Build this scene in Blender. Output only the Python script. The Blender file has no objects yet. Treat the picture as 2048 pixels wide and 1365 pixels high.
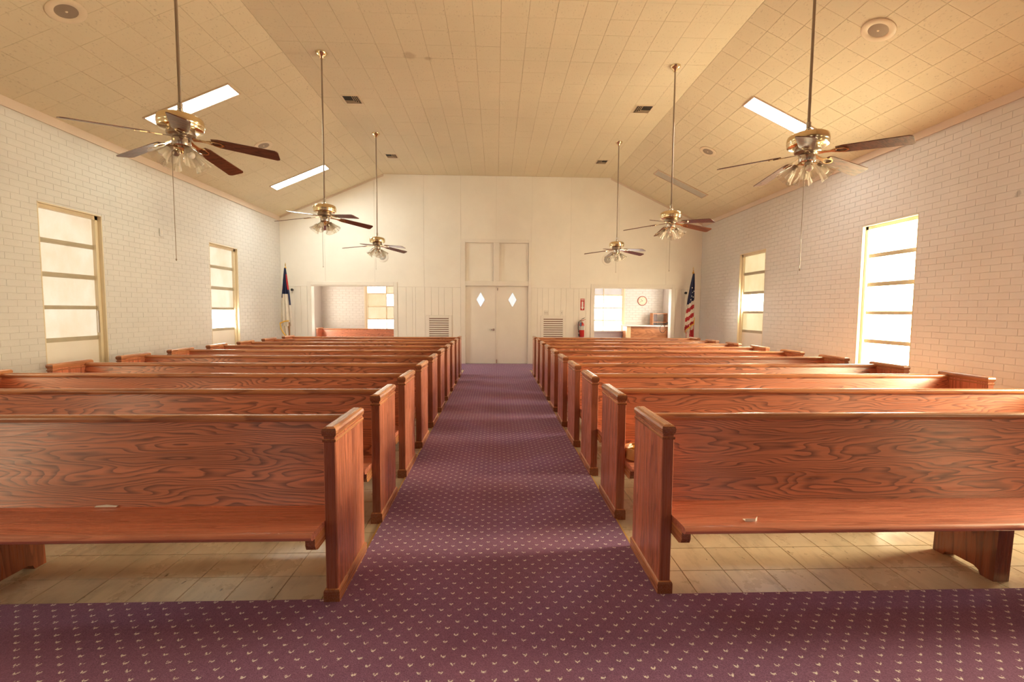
import bpy, bmesh, math, random
from mathutils import Vector, Matrix
random.seed(7)
SC = bpy.context.scene
COL = SC.collection
PI = math.pi

# ------------------------------------------------------------------ camera
CAM_H = 1.3839
def cam_axes(yaw, pitch, roll):
    y, p, r = map(math.radians, (yaw, pitch, roll))
    f = Vector((math.sin(y)*math.cos(p), math.cos(y)*math.cos(p), -math.sin(p)))
    a = Vector((math.cos(y), -math.sin(y), 0)); u = a.cross(f)
    return a*math.cos(r)+u*math.sin(r), -a*math.sin(r)+u*math.cos(r), f
R_, U_, F_ = cam_axes(2.0549, 3.7953, 0.375)
cd = bpy.data.cameras.new('camera'); cam = bpy.data.objects.new('camera', cd); COL.objects.link(cam)
cd.sensor_fit = 'HORIZONTAL'; cd.sensor_width = 36; cd.lens = 905/2048*36
cd.clip_start = 0.05; cd.clip_end = 200
cam.matrix_world = Matrix(((R_.x, U_.x, -F_.x, 0), (R_.y, U_.y, -F_.y, 0), (R_.z, U_.z, -F_.z, CAM_H), (0, 0, 0, 1)))
SC.camera = cam

# ------------------------------------------------------------------ world, exposure, light strengths
w = bpy.data.worlds.new('sky'); SC.world = w; w.use_nodes = True
bg = w.node_tree.nodes['Background']; bg.inputs[0].default_value = (1.0, .86, .66, 1); bg.inputs[1].default_value = 1.0
vs = SC.view_settings
vs.view_transform = 'Standard'; vs.look = 'None'; vs.gamma = 1; vs.use_curve_mapping = False
vs.exposure = 1.92
SC.cycles.diffuse_bounces = 6; SC.cycles.max_bounces = 10; SC.cycles.caustics_reflective = False; SC.cycles.caustics_refractive = False
SUN_SIDE = 14.0      # daylight through the panes of the right (sunny) wall
SHADE_SIDE = 0.245     # daylight through the panes of the left wall
VEST = 4.0           # panes of the room behind
TUBE = 11.0           # fluorescent diffusers
WARM = (1.0, .86, .57)
OPEN_SUN = 1.6       # clear panes of the unseen windows on the sunny side
SKY_LIGHT = 165.0    # low daylight falling through the unseen right window beside the first pews
FRONT_FILL = 0.4          # fill glow of the windows added in the unseen wall behind the camera

ld = bpy.data.lights.new('daylight', 'AREA'); lo = bpy.data.objects.new('daylight', ld); COL.objects.link(lo)
ld.shape = 'RECTANGLE'; ld.size = 1.1; ld.size_y = 1.9; ld.energy = SKY_LIGHT; ld.color = (1.0, .80, .50); ld.spread = math.radians(120)
lo.location = (5.3585+.75, 2.88, 1.95); lo.rotation_euler = (0, math.radians(90-16), 0)
# ------------------------------------------------------------------ materials
def srgb(r, g, b):
    f = lambda c: (c/255/12.92) if c/255 <= .04045 else ((c/255+.055)/1.055)**2.4
    return (f(r), f(g), f(b), 1)
class NT:
    def __init__(s, name, rough=.5, metal=0, spec=.5):
        s.m = bpy.data.materials.new(name); s.m.use_nodes = True; s.t = s.m.node_tree
        s.b = s.t.nodes['Principled BSDF']; s.out = s.t.nodes['Material Output']
        s.b.inputs['Roughness'].default_value = rough; s.b.inputs['Metallic'].default_value = metal
        s.b.inputs['Specular IOR Level'].default_value = spec
    def n(s, typ, **kw):
        x = s.t.nodes.new(typ)
        for k, v in kw.items(): setattr(x, k, v)
        return x
    def l(s, a, b): s.t.links.new(a, b)
    def put(s, sock, v):
        if isinstance(v, bpy.types.NodeSocket): s.l(v, sock)
        else: sock.default_value = v
    def math(s, op, a, b=None, c=None, clamp=False):
        x = s.n('ShaderNodeMath', operation=op, use_clamp=clamp)
        for i, v in enumerate((a, b, c)):
            if v is not None: s.put(x.inputs[i], v)
        return x.outputs[0]
    def pos(s): return s.n('ShaderNodeNewGeometry').outputs['Position']
    def objc(s): return s.n('ShaderNodeTexCoord').outputs['Object']
    def rnd(s): return s.n('ShaderNodeObjectInfo').outputs['Random']
    def map(s, v, scale=(1,1,1), loc=None):
        x = s.n('ShaderNodeMapping'); s.l(v, x.inputs[0]); x.inputs['Scale'].default_value = scale
        if loc is not None: s.put(x.inputs['Location'], loc)
        return x.outputs[0]
    def noise(s, v, scale, detail=2, rough=.5, dim='3D', w=None):
        x = s.n('ShaderNodeTexNoise', noise_dimensions=dim); s.l(v, x.inputs['Vector'])
        x.inputs['Scale'].default_value = scale; x.inputs['Detail'].default_value = detail; x.inputs['Roughness'].default_value = rough
        if w is not None: s.put(x.inputs['W'], w)
        return x.outputs[0]
    def ramp(s, v, lo, hi, a=0., b=1.):
        x = s.n('ShaderNodeMapRange', clamp=True)
        s.put(x.inputs[0], v); x.inputs[1].default_value = lo; x.inputs[2].default_value = hi
        x.inputs[3].default_value = a; x.inputs[4].default_value = b
        return x.outputs[0]
    def mix(s, f, a, b, mode='MIX'):
        x = s.n('ShaderNodeMix', data_type='RGBA', blend_type=mode)
        s.put(x.inputs[0], f); s.put(x.inputs[6], a); s.put(x.inputs[7], b)
        return x.outputs[2]
    def color(s, v): s.put(s.b.inputs['Base Color'], v)
    def bump(s, h, strength, dist):
        x = s.n('ShaderNodeBump'); s.l(h, x.inputs['Height']); x.inputs['Strength'].default_value = strength; x.inputs['Distance'].default_value = dist
        s.l(x.outputs[0], s.b.inputs['Normal'])
    def xyz(s, v):
        x = s.n('ShaderNodeSeparateXYZ'); s.l(v, x.inputs[0]); return x.outputs

def plain(name, col, rough=.5, metal=0, spec=.5, var=.06, scale=8):
    t = NT(name, rough, metal, spec)
    f = t.noise(t.pos(), scale, 3)
    c = Vector(col[:3])
    t.color(t.mix(t.ramp(f, .3, .7), (*(c*(1-var)), 1), (*(c*(1+var)), 1)))
    return t.m

def paint(name, col, rough=.42, bump=.15, patches=None):
    t = NT(name, rough)
    p = t.pos(); c = Vector(col)
    f = t.noise(p, 1.3, 4, .6)
    base = t.mix(t.ramp(f, .3, .7), (*(c*.955), 1), (*(c*1.03), 1))
    g = t.noise(p, 30, 3)
    base = t.mix(t.ramp(g, .62, .78, 0, .12), base, (*(c*.72), 1))
    for (ctr, r) in (patches or []):          # scuffs where the paint is worn
        d = t.n('ShaderNodeVectorMath', operation='DISTANCE'); t.l(p, d.inputs[0]); d.inputs[1].default_value = ctr
        k = t.math('ADD', d.outputs['Value'], t.math('MULTIPLY', t.noise(p, 14, 3), r*2.2))
        base = t.mix(t.ramp(k, r*1.2, r*1.5, .55, 0), base, (*(c*.45), 1))
    t.color(base)
    t.bump(g, bump, .004)
    return t.m

def oak(name, light, dark, axis='x', rings=13., gl=.32, big=(1.1, 6.5), front_shade=0., lin=0.):
    """red oak: flat-sawn cathedral figure from the contours of a stretched field, plus pores"""
    t = NT(name, gl); t.b.inputs['Coat Weight'].default_value = .25; t.b.inputs['Coat Roughness'].default_value = .18
    r = t.rnd(); o = t.objc()
    off = t.n('ShaderNodeCombineXYZ')
    t.put(off.inputs[0], t.math('MULTIPLY', r, 37.)); t.put(off.inputs[1], t.math('MULTIPLY', r, 11.)); t.put(off.inputs[2], t.math('MULTIPLY', r, 23.))
    a, b = big
    sc = {'x': (a, b, b), 'y': (b, a, b), 'z': (b, b, a)}[axis]
    st = {'x': (3, 150, 150), 'y': (150, 3, 150), 'z': (150, 150, 3)}[axis]
    md = {'x': (.5, 14, 14), 'y': (14, .5, 14), 'z': (14, 14, .5)}[axis]
    v = t.map(o, sc, off.outputs[0])
    field = t.noise(v, 1.0, 2.4, .45)
    wob = t.noise(t.map(o, tuple(k*2.5 for k in sc), off.outputs[0]), 1.0, 3)
    fr = t.math('FRACT', t.math('MULTIPLY_ADD', field, rings, t.math('MULTIPLY', wob, 1.1)))
    if lin:
        Xo, Yo, Zo = t.xyz(o); perp = {'x': Zo, 'y': Xo, 'z': Yo}[axis]
        fr = t.math('FRACT', t.math('MULTIPLY_ADD', perp, lin, t.math('MULTIPLY_ADD', field, rings, t.math('MULTIPLY', wob, 1.1))))
    line = t.ramp(fr, .42, 1., 0, 1); line = t.math('MULTIPLY', line, t.ramp(fr, .93, 1., 1, 0))
    pores = t.noise(t.map(o, st, off.outputs[0]), 1.0, 3, .7)
    pz = t.ramp(pores, .5, .72)
    m2 = t.ramp(t.noise(t.map(o, md, off.outputs[0]), 1.0, 2), .35, .68)
    L = Vector(light); Dk = Vector(dark)
    base = t.mix(m2, (*(L*.80), 1), (*(L*1.12), 1))
    base = t.mix(t.math('MULTIPLY', line, t.ramp(pores, .3, .55, .55, 1.)), base, (*Dk, 1))
    base = t.mix(t.math('MULTIPLY', pz, .35), base, (*Dk, 1))
    if front_shade:       # shade of the less lit fronts painted in: faces along y go darker
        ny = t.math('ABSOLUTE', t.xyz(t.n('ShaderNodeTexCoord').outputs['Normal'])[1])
        base = t.mix(t.ramp(ny, .6, .8, 0, front_shade), base, (*(Dk*.75), 1))
    t.color(base)
    t.put(t.b.inputs['Roughness'], t.ramp(pores, .4, .7, gl-.05, gl+.12))
    t.bump(pores, .08, .001)
    return t.m

WOOD_L, WOOD_D = (.66, .235, .125), (.15, .048, .034)
M = {}
M['oak_back'] = oak('oak_back', WOOD_L, WOOD_D, 'x', 23, .32, (1.05, 7), 0, 42)
M['oak_seat'] = oak('oak_seat', (.72, .27, .18), (.40, .125, .08), 'x', 11, .3, (.7, 9))
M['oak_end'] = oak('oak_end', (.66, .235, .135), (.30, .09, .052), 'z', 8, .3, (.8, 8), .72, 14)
M['oak_trim'] = oak('oak_trim', (.66, .30, .14), (.30, .10, .05), 'y', 5, .26, (.8, 9), .88)  # lightened tan: sky reflection on the pew caps put into the colour
M['oak_rail'] = oak('oak_rail', (.55, .23, .10), (.24, .075, .035), 'x', 6, .28, (.7, 9))
M['oak_dark'] = oak('oak_dark', (.20, .055, .024), (.06, .018, .01), 'z', 6, .35, (.8, 8))
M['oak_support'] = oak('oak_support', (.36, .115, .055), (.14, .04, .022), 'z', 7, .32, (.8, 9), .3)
M['blade'] = oak('blade_walnut', (.17, .055, .026), (.06, .02, .012), 'x', 6, .4, (1.5, 18))
WALL = (.70, .685, .665)
M['brick'] = paint('painted_brick', WALL, .33, .25, [((5.3585, 4.54, 2.63), .10), ((5.3585, 4.42, 2.50), .07), ((-5.448, 7.3, 1.35), .012)])
M['mortar'] = paint('painted_mortar', (.68, .66, .635), .40)
M['panel'] = paint('painted_panel', (.90, .855, .78), .45, .08)
M['groove'] = paint('panel_groove', (.70, .65, .57), .6)
M['trim'] = paint('painted_trim', (.86, .81, .74), .38, .05)
M['crown'] = paint('crown_paint', (.74, .62, .52), .45, .05)
M['frame'] = paint('window_frame_paint', (.78, .68, .50), .35, .05)
M['rail'] = plain('window_rail_metal', (.46, .40, .29), .55)
M['door'] = paint('door_paint', (.88, .83, .76), .38, .05)
M['brass'] = plain('polished_brass', (.82, .67, .42), .17, 1., var=.04)
M['nickel'] = plain('brushed_nickel', (.62, .57, .52), .25, 1., var=.05)
M['rod'] = plain('antique_rod', (.36, .29, .23), .3, .8)
M['black'] = plain('black_rubber', (.02, .02, .02), .5)
M['white'] = plain('white_plastic', (.82, .78, .72), .35, var=.02)
M['paper'] = plain('white_paper', (.88, .87, .85), .7, var=.02)
M['spk'] = plain('speaker_enamel', (.78, .66, .48), .45, var=.03)
M['spk_grille'] = plain('speaker_grille', (.34, .27, .20), .5, .3)
M['grille_grey'] = plain('wall_speaker_grille', (.42, .38, .34), .5, .3)
M['vent_dark'] = plain('vent_shadow', (.03, .022, .016), .8)
M['vent_metal'] = plain('vent_metal', (.50, .38, .25), .5)
M['return_dark'] = plain('return_duct', (.22, .09, .05), .8)
M['fixture'] = plain('fixture_enamel', (.62, .47, .34), .4)
M['diff_off'] = plain('unlit_diffuser', (.46, .42, .36), .3)
M['red'] = plain('extinguisher_red', (.55, .035, .03), .25)
M['blue_tag'] = plain('inspection_tag_blue', (.10, .20, .34), .5)
M['label_grey'] = plain('extinguisher_label', (.62, .58, .54), .5)
M['navy'] = plain('flag_navy', (.018, .025, .075), .75)
M['flag_red'] = plain('flag_red', (.42, .025, .035), .75)
M['flag_white'] = plain('flag_white', (.74, .68, .60), .8)
M['gold'] = plain('gold_fringe', (.72, .42, .06), .6)
M['pole'] = plain('flag_pole', (.33, .17, .07), .35)
M['clockface'] = plain('clock_face', (.80, .70, .54), .4, var=.02)
M['clockrim'] = plain('clock_rim', (.42, .10, .07), .35)
M['counter_top'] = plain('counter_top', (.85, .78, .70), .3, var=.02)
M['counter_wood'] = oak('counter_wood', (.50, .20, .07), (.28, .09, .03), 'x', 7, .4, (1.5, 6))
M['post'] = plain('counter_post', (.84, .66, .36), .45)
M['basket'] = plain('basket_tan', (.66, .36, .15), .55)
M['candy_red'] = plain('wrapper_red', (.62, .06, .07), .4)
M['candy_yellow'] = plain('wrapper_yellow', (.80, .58, .08), .4)
M['strip'] = plain('carpet_edge', (.62, .38, .12), .5)
M['threshold'] = plain('threshold_metal', (.62, .66, .70), .25, .7)
M['front_dark'] = plain('front_wall_dark', (.16, .085, .045), .5)  # unseen wall behind the camera, coloured dark to cut bounced light
M['plaster'] = paint('vestibule_paint', (.84, .76, .66), .5, .1)

def acoustic():
    t = NT('acoustic_tile', .85, spec=.2)
    p = t.pos(); r = t.rnd()
    c = Vector((.76, .67, .49))
    big = t.noise(p, .45, 3)
    base = t.mix(t.ramp(big, .3, .7), (*(c*.93), 1), (*(c*1.05), 1))
    base = t.mix(t.ramp(r, 0, 1, 0, .10), base, (*(c*.86), 1))
    f1 = t.noise(t.map(p, (1, .45, 1)), 55, 2, .6); f2 = t.noise(p, 4, 2)
    k = t.math('MULTIPLY', t.ramp(f1, .60, .70), t.ramp(f2, .40, .70, .25, 1))
    base = t.mix(t.math('MULTIPLY', k, .42), base, (.23, .15, .075, 1))
    for ctr, rad in (((-1.18, 6.36, 4.80), .11), ((-.93, 6.42, 4.8), .07)):   # water stains
        d = t.n('ShaderNodeVectorMath', operation='DISTANCE'); t.l(p, d.inputs[0]); d.inputs[1].default_value = ctr
        kk = t.math('ADD', d.outputs['Value'], t.math('MULTIPLY', t.noise(p, 9, 3), rad))
        base = t.mix(t.ramp(kk, rad*.9, rad*1.4, .35, 0), base, (.34, .20, .09, 1))
    t.color(base); t.bump(f1, .25, .003)
    return t.m
M['tile'] = acoustic()
M['tile_joint'] = plain('ceiling_joint', (.40, .30, .18), .9)

def vinyl():
    t = NT('vinyl_tile', .28)
    p = t.pos(); r = t.rnd()
    c = Vector((.60, .51, .37))
    base = t.mix(r, (*(c*.93), 1), (*(c*1.05), 1))
    s = t.noise(t.map(p, (9, 2.2, 1)), 2.0, 4, .6)
    base = t.mix(t.ramp(s, .5, .75, 0, .45), base, (.25, .185, .11, 1))
    d = t.noise(p, 3.2, 5, .65)
    base = t.mix(t.ramp(d, .50, .75, 0, .32), base, (.17, .125, .075, 1))
    k = t.noise(t.map(p, (30, 12, 1)), 1.3, 2)
    base = t.mix(t.ramp(k, .70, .76, 0, .75), base, (.09, .055, .03, 1))
    t.color(base); t.put(t.b.inputs['Roughness'], t.ramp(d, .3, .7, .2, .42))
    return t.m
M['vinyl'] = vinyl()
M['vinyl_joint'] = plain('vinyl_joint', (.10, .075, .05), .8)

def carpet():
    t = NT('carpet', .95, spec=.1)
    o = t.pos(); X, Y, Z = t.xyz(o)
    px, py = .0818, .0405
    v = t.math('DIVIDE', Y, py); row = t.math('FLOOR', v)
    half = t.math('MULTIPLY', t.math('FLOORED_MODULO', row, 2.), .5)
    u = t.math('ADD', t.math('DIVIDE', X, px), half)
    dx = t.math('MULTIPLY', t.math('SUBTRACT', t.math('FRACT', u), .5), px)
    dy = t.math('MULTIPLY', t.math('SUBTRACT', t.math('FRACT', v), .5), py)
    wob = t.math('MULTIPLY', t.math('SUBTRACT', t.noise(o, 230, 1), .5), .022)
    ax = t.math('ABSOLUTE', dx)
    vv = t.math('ABSOLUTE', t.math('SUBTRACT', t.math('ADD', dy, wob), t.math('MULTIPLY_ADD', ax, .75, -.004)))
    m = t.math('MULTIPLY', t.ramp(ax, .0085, .0105, 1, 0), t.ramp(vv, .0030, .0044, 1, 0))
    m = t.math('MULTIPLY', m, t.ramp(t.noise(o, 150, 2), .33, .43))
    n1 = t.noise(o, 260, 2, .7); n2 = t.noise(o, 1.1, 3); n3 = t.noise(t.map(o, (1, .5, 1)), 38, 3, .7)
    base = t.mix(t.ramp(n1, .3, .7), (.15, .068, .165, 1), (.38, .19, .40, 1))
    base = t.mix(t.ramp(n3, .35, .7, 0, .35), base, (.19, .085, .19, 1))
    base = t.mix(t.ramp(n2, .4, .75, 0, .35), base, (.38, .16, .28, 1))
    base = t.mix(m, base, (.98, .95, .98, 1))
    t.color(base); t.bump(n1, .6, .006)
    t.b.inputs['Sheen Weight'].default_value = .15
    return t.m
M['carpet'] = carpet()

def glow(name, col, strength, mottled=.25, tint=None, rough=.3):
    """frosted pane lit by the daylight behind it"""
    t = NT(name, rough)
    p = t.pos(); r = t.rnd()
    tint = tint or (col[0], col[1]*.93, col[2]*.78)
    f = t.noise(t.map(p, (1, 1, .55)), 3.5, 4, .65)
    f = t.math('ADD', f, t.math('MULTIPLY', t.math('SUBTRACT', r, .5), .25))
    g = t.noise(p, 90, 2)
    c = t.mix(t.ramp(f, .35, .68), (*col, 1), (*tint, 1))
    t.color((.22, .20, .17, 1))
    t.put(t.b.inputs['Emission Color'], c)
    s = t.math('MULTIPLY', t.ramp(f, .3, .72, 1., 1-mottled), t.ramp(g, .3, .7, .94, 1.04))
    t.put(t.b.inputs['Emission Strength'], t.math('MULTIPLY', s, strength))
    return t.m
M['pane_left'] = glow('frosted_pane_shade', (1, .84, .64), SHADE_SIDE, .22, (1, .77, .50))
M['pane_right'] = glow('frosted_pane_sun', WARM, SUN_SIDE)
M['pane_vest'] = glow('frosted_pane_amber', (1, .82, .54), .26)
M['pane_open'] = glow('clear_pane_sun', (1, .74, .44), OPEN_SUN, .05)
M['pane_open_shade'] = glow('clear_pane_shade', (1, .82, .55), 2.2, .05)
M['pane_amber'] = glow('amber_pane', (1.0, .80, .44), .24, .25)
M['pane_white'] = glow('clear_pane_white', (1, .90, .74), 6.0, .05)
M['front_fill'] = glow('front_fill_pane', (1, .90, .76), FRONT_FILL, .05)  # added fill light behind the camera, shaped as panes
M['pane_clear'] = glow('clear_pane', (1, .93, .82), VEST, .05)
M['pane_grey'] = glow('grey_pane', (.80, .72, .68), .22, .1)  # dim grey pane
M['diamond'] = glow('diamond_pane', (.86, .93, 1.0), .265, .06)
M['tube_left'] = glow('lit_diffuser_left', (.86, 1.0, .90), TUBE*.8, .08)
M['tube_far'] = glow('lit_diffuser_far', (.92, .98, .92), TUBE*1.7, .05)
M['tube_right'] = glow('lit_diffuser_right', (1.0, .97, .90), TUBE, .03)

def shade_glass():
    t = NT('ribbed_glass', .12)
    tr = t.n('ShaderNodeBsdfTransparent'); tr.inputs[0].default_value = (.93, .92, .88, 1)
    t.color((.85, .80, .70, 1))
    fz = t.n('ShaderNodeLayerWeight'); fz.inputs[0].default_value = .35
    mx = t.n('ShaderNodeMixShader'); t.put(mx.inputs[0], t.ramp(fz.outputs['Facing'], .1, .9, .28, .8))
    t.l(tr.outputs[0], mx.inputs[1]); t.l(t.b.outputs[0], mx.inputs[2]); t.l(mx.outputs[0], t.out.inputs[0])
    return t.m
M['shade'] = shade_glass()
def window_glass():
    t = NT('clear_window_glass', .02)
    tr = t.n('ShaderNodeBsdfTransparent'); tr.inputs[0].default_value = (.95, .96, .94, 1)
    gl = t.n('ShaderNodeBsdfGlossy'); gl.inputs['Roughness'].default_value = .02
    mx = t.n('ShaderNodeMixShader'); mx.inputs[0].default_value = .06
    t.l(tr.outputs[0], mx.inputs[1]); t.l(gl.outputs[0], mx.inputs[2]); t.l(mx.outputs[0], t.out.inputs[0])
    return t.m
M['clear_glass'] = window_glass()

# ------------------------------------------------------------------ mesh helpers
class MB:
    def __init__(s): s.v = []; s.f = []; s.mi = []; s.cur = 0
    def add(s, vs_, fs):
        o = len(s.v); s.v += [tuple(p) for p in vs_]
        for f in fs: s.f.append(tuple(i+o for i in f)); s.mi.append(s.cur)
        return s
    def box(s, x0, x1, y0, y1, z0, z1, c=0.):
        """box, with chamfered edges when c > 0"""
        if c <= 0:
            V = [(x, y, z) for z in (z0, z1) for y in (y0, y1) for x in (x0, x1)]
            return s.add(V, [(0,2,3,1), (4,5,7,6), (0,1,5,4), (2,6,7,3), (0,4,6,2), (1,3,7,5)])
        bm = bmesh.new(); bmesh.ops.create_cube(bm, size=1)
        for v in bm.verts:
            v.co = Vector(((x0+x1)/2+v.co.x*(x1-x0), (y0+y1)/2+v.co.y*(y1-y0), (z0+z1)/2+v.co.z*(z1-z0)))
        bmesh.ops.bevel(bm, geom=bm.edges[:], offset=c, segments=2 if c > .004 else 1, affect='EDGES', profile=.5)
        return s.bm(bm)
    def bm(s, bm):
        bm.verts.index_update()
        s.add([v.co[:] for v in bm.verts], [[v.index for v in f.verts] for f in bm.faces]); bm.free(); return s
    def prism(s, poly, axis, a0, a1):
        """poly in the two other axes (cyclic order xy, yz, xz)"""
        def P(p, a): return {'x': (a, p[0], p[1]), 'y': (p[0], a, p[1]), 'z': (p[0], p[1], a)}[axis]
        n = len(poly); V = [P(p, a0) for p in poly]+[P(p, a1) for p in poly]
        F = [tuple(range(n))[::-1], tuple(range(n, 2*n))]+[(i, (i+1) % n, n+(i+1) % n, n+i) for i in range(n)]
        return s.add(V, F)
    def loft(s, rings, close=True, cap=True):
        n = len(rings[0]); V = [p for r in rings for p in r]; F = []
        for k in range(len(rings)-1):
            for i in range(n if close else n-1):
                j = (i+1) % n; F.append((k*n+i, k*n+j, (k+1)*n+j, (k+1)*n+i))
        if cap and close: F += [tuple(range(n))[::-1], tuple(range((len(rings)-1)*n, len(rings)*n))]
        return s.add(V, F)
    def lathe(s, prof, seg=24, c=(0,0,0), mat=None, cap=True, rib=0, ribn=0):
        rings = []
        for r, z in prof:
            ring = []
            for i in range(seg):
                a = 2*PI*i/seg; rr = r*(1+rib*math.cos(ribn*a)*min(1, abs(z-prof[0][1])*15))
                p = Vector((rr*math.cos(a), rr*math.sin(a), z))
                if mat: p = mat @ p
                ring.append(p+Vector(c))
            rings.append(ring)
        return s.loft(rings, True, cap)
    def tube(s, pts, r, seg=8):
        pts = [Vector(p) for p in pts]; rings = []
        for i, p in enumerate(pts):
            d = (pts[min(i+1, len(pts)-1)]-pts[max(i-1, 0)]).normalized()
            a = d.cross(Vector((0, 0, 1)) if abs(d.z) < .9 else Vector((1, 0, 0))).normalized(); b = d.cross(a)
            rr = r[i] if isinstance(r, (list, tuple)) else r
            rings.append([p+a*rr*math.cos(2*PI*k/seg)+b*rr*math.sin(2*PI*k/seg) for k in range(seg)])
        return s.loft(rings)
    def mesh(s, name, mat, smooth=False):
        me = bpy.data.meshes.new(name); me.from_pydata(s.v, [], s.f)
        mats = mat if isinstance(mat, (list, tuple)) else [mat]
        for m in mats: me.materials.append(M[m] if isinstance(m, str) else m)
        if len(mats) > 1: me.polygons.foreach_set('material_index', s.mi)
        bm = bmesh.new(); bm.from_mesh(me); bmesh.ops.recalc_face_normals(bm, faces=bm.faces[:]); bm.to_mesh(me); bm.free()
        if smooth:
            me.polygons.foreach_set('use_smooth', [True]*len(me.polygons))
            try: me.set_sharp_from_angle(angle=math.radians(40))
            except Exception: pass
        me.update(); return me
    def build(s, name, mat, parent=None, smooth=False, loc=None):
        return link(name, s.mesh(name, mat, smooth), parent, loc)
def link(name, me, parent=None, loc=None):
    o = bpy.data.objects.new(name, me); COL.objects.link(o)
    if parent is not None: o.parent = parent
    if loc is not None: o.location = loc
    return o
def tag(o, label, cat, group=None, kind=None):
    o['label'] = label; o['category'] = cat
    if group: o['group'] = group
    if kind: o['kind'] = kind
    return o
def thing(name, label, cat, loc=(0,0,0), rz=0., group=None):
    o = bpy.data.objects.new(name, None); COL.objects.link(o); o.location = loc; o.rotation_euler = (0, 0, rz); o.empty_display_size = .1
    return tag(o, label, cat, group)
def copy_tree(o, parent=None):
    c = o.copy(); COL.objects.link(c)
    if parent is not None: c.parent = parent
    for ch in list(KIDS.get(o.name, [])): copy_tree(ch, c)
    return c
KIDS = {}
def index_kids():
    KIDS.clear()
    for o in bpy.data.objects:
        if o.parent: KIDS.setdefault(o.parent.name, []).append(o)
def struct(o, label, cat): return tag(o, label, cat, None, 'structure')

# ------------------------------------------------------------------ room dimensions (metres, camera over the origin)
XL, XR, YB, YF = -5.448, 5.3585, 11.735, -3.6
ZC, ZL, ZR, BL, BR = 4.80, 3.712, 3.677, -2.84, 2.929
VY, VZ = 14.4, 2.62               # room behind the back wall
def ceil_z(x):
    if x < BL: return ZL+(ZC-ZL)*(x-XL)/(BL-XL)
    if x > BR: return ZC+(ZR-ZC)*(x-BR)/(XR-BR)
    return ZC

# ---- floor
fl = MB().box(XL-.3, XR+.3, YF, VY+.2, -.12, -.004).build('floor', 'vinyl_joint'); struct(fl, 'beige vinyl tile floor under the rows of pews', 'floor')
P_ = .2286
tv = MB(); h = P_/2-.0012; c = .0016
tv.add([(-h,-h,-.004),(h,-h,-.004),(h,h,-.004),(-h,h,-.004),(-h+c,-h+c,0),(h-c,-h+c,0),(h-c,h-c,0),(-h+c,h-c,0)], [(4,5,6,7),(0,1,5,4),(1,2,6,5),(2,3,7,6),(3,0,4,7)])
tmesh = tv.mesh('floor_tile', 'vinyl')
AL, AR = -.735, .80               # carpet edges along the aisle
CF = 2.095                        # carpet edge before the first pews
CB = 10.55                        # carpet across the back
cells = []
for i in range(-26, 26):
    for j in range(-1, 40):
        x = 1.0+P_*(i+.5); y = 2.304+P_*(j+.5)
        if XL+.1 < x < XR-.1 and (x-.115 < AL or x+.115 > AR) and y > CF-.1 and y < CB+.1: cells.append((x, y))
def in_view_floor(x, y):
    return abs(x*.9994-y*.036) < y*1.16
cells.sort(key=lambda q: (0 if in_view_floor(*q) else 1, q[1] + (.0 if abs(q[0]) < 3 else .6)))
rest = MB()
for k, (x, y) in enumerate(cells):
    if k < 300: link('floor_tile', tmesh, fl, (x, y, 0))
    else:
        rest.add([(x+a, y+b, z) for a, b, z in tv.v], tv.f)
o = rest.build('floor_tiles', 'vinyl', fl); o['kind'] = 'stuff'

# ---- carpet: one fitted piece (front, aisle, back)
cp = MB(); zt = .010
def slab(x0, x1, y0, y1): cp.box(x0, x1, y0, y1, 0, zt)
slab(XL, XR, YF, CF); slab(AL, AR, CF, CB); slab(XL, XR, CB, YB+.0)
car = cp.build('floor_carpet', 'carpet'); struct(car, 'burgundy carpet with small cream flecks filling the aisle and front of the room', 'carpet')
s1 = MB().box(AL-.012, AL, CF, CB, 0, .007).build('trim_1', 'strip'); struct(s1, 'thin tan edge strip along the left side of the aisle carpet', 'edge strip')
s2 = MB().box(AR, AR+.012, CF, CB, 0, .007).build('trim_2', 'strip'); struct(s2, 'thin tan edge strip along the right side of the aisle carpet', 'edge strip')
vf = MB().box(XL, XR, YB+.16, VY, 0, .008).build('floor_vestibule', 'carpet'); struct(vf, 'carpeted floor of the room behind the back wall openings', 'floor')

# ---- side walls of painted brick, with window openings
WT = .26
WINS = {'L': [(-.80, .10), (2.43, 3.33), (5.661, 6.546), (8.890, 9.838)], 'R': [(-.80, .10), (2.43, 3.33), (5.647, 6.537), (8.911, 9.868)]}
WZ0, WZ1 = .06, 2.655
VW = {'L': (12.55, 13.5), 'R': (12.55, 13.5)}
def side_wall(side, xin, sgn, ztop):
    mb = MB()
    def b(y0, y1, z0, z1):
        xa, xb = sorted((xin-sgn*.0032, xin-sgn*WT)); mb.box(xa, xb, y0, y1, z0, z1)
    y = YF
    for a, bb in WINS[side]:
        b(y, a, 0, ztop+.2); b(a, bb, WZ1, ztop+.2); b(a, bb, -.05, WZ0); y = bb
    b(y, YB+.16, 0, ztop+.2)
    v0, v1 = VW[side]
    b(YB+.16, v0, 0, VZ+.1); b(v0, v1, 2.25, VZ+.1); b(v0, v1, 0, .8); b(v1, VY+.2, 0, VZ+.1)
    return mb
wl = side_wall('L', XL, 1, ZL).build('wall_left', 'mortar'); struct(wl, 'left wall of white painted brick with tall windows', 'wall')
wr = side_wall('R', XR, -1, ZR).build('wall_right', 'mortar'); struct(wr, 'right wall of white painted brick with tall windows', 'wall')
BW, BH, JT = .2038, .0753, .0052
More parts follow.
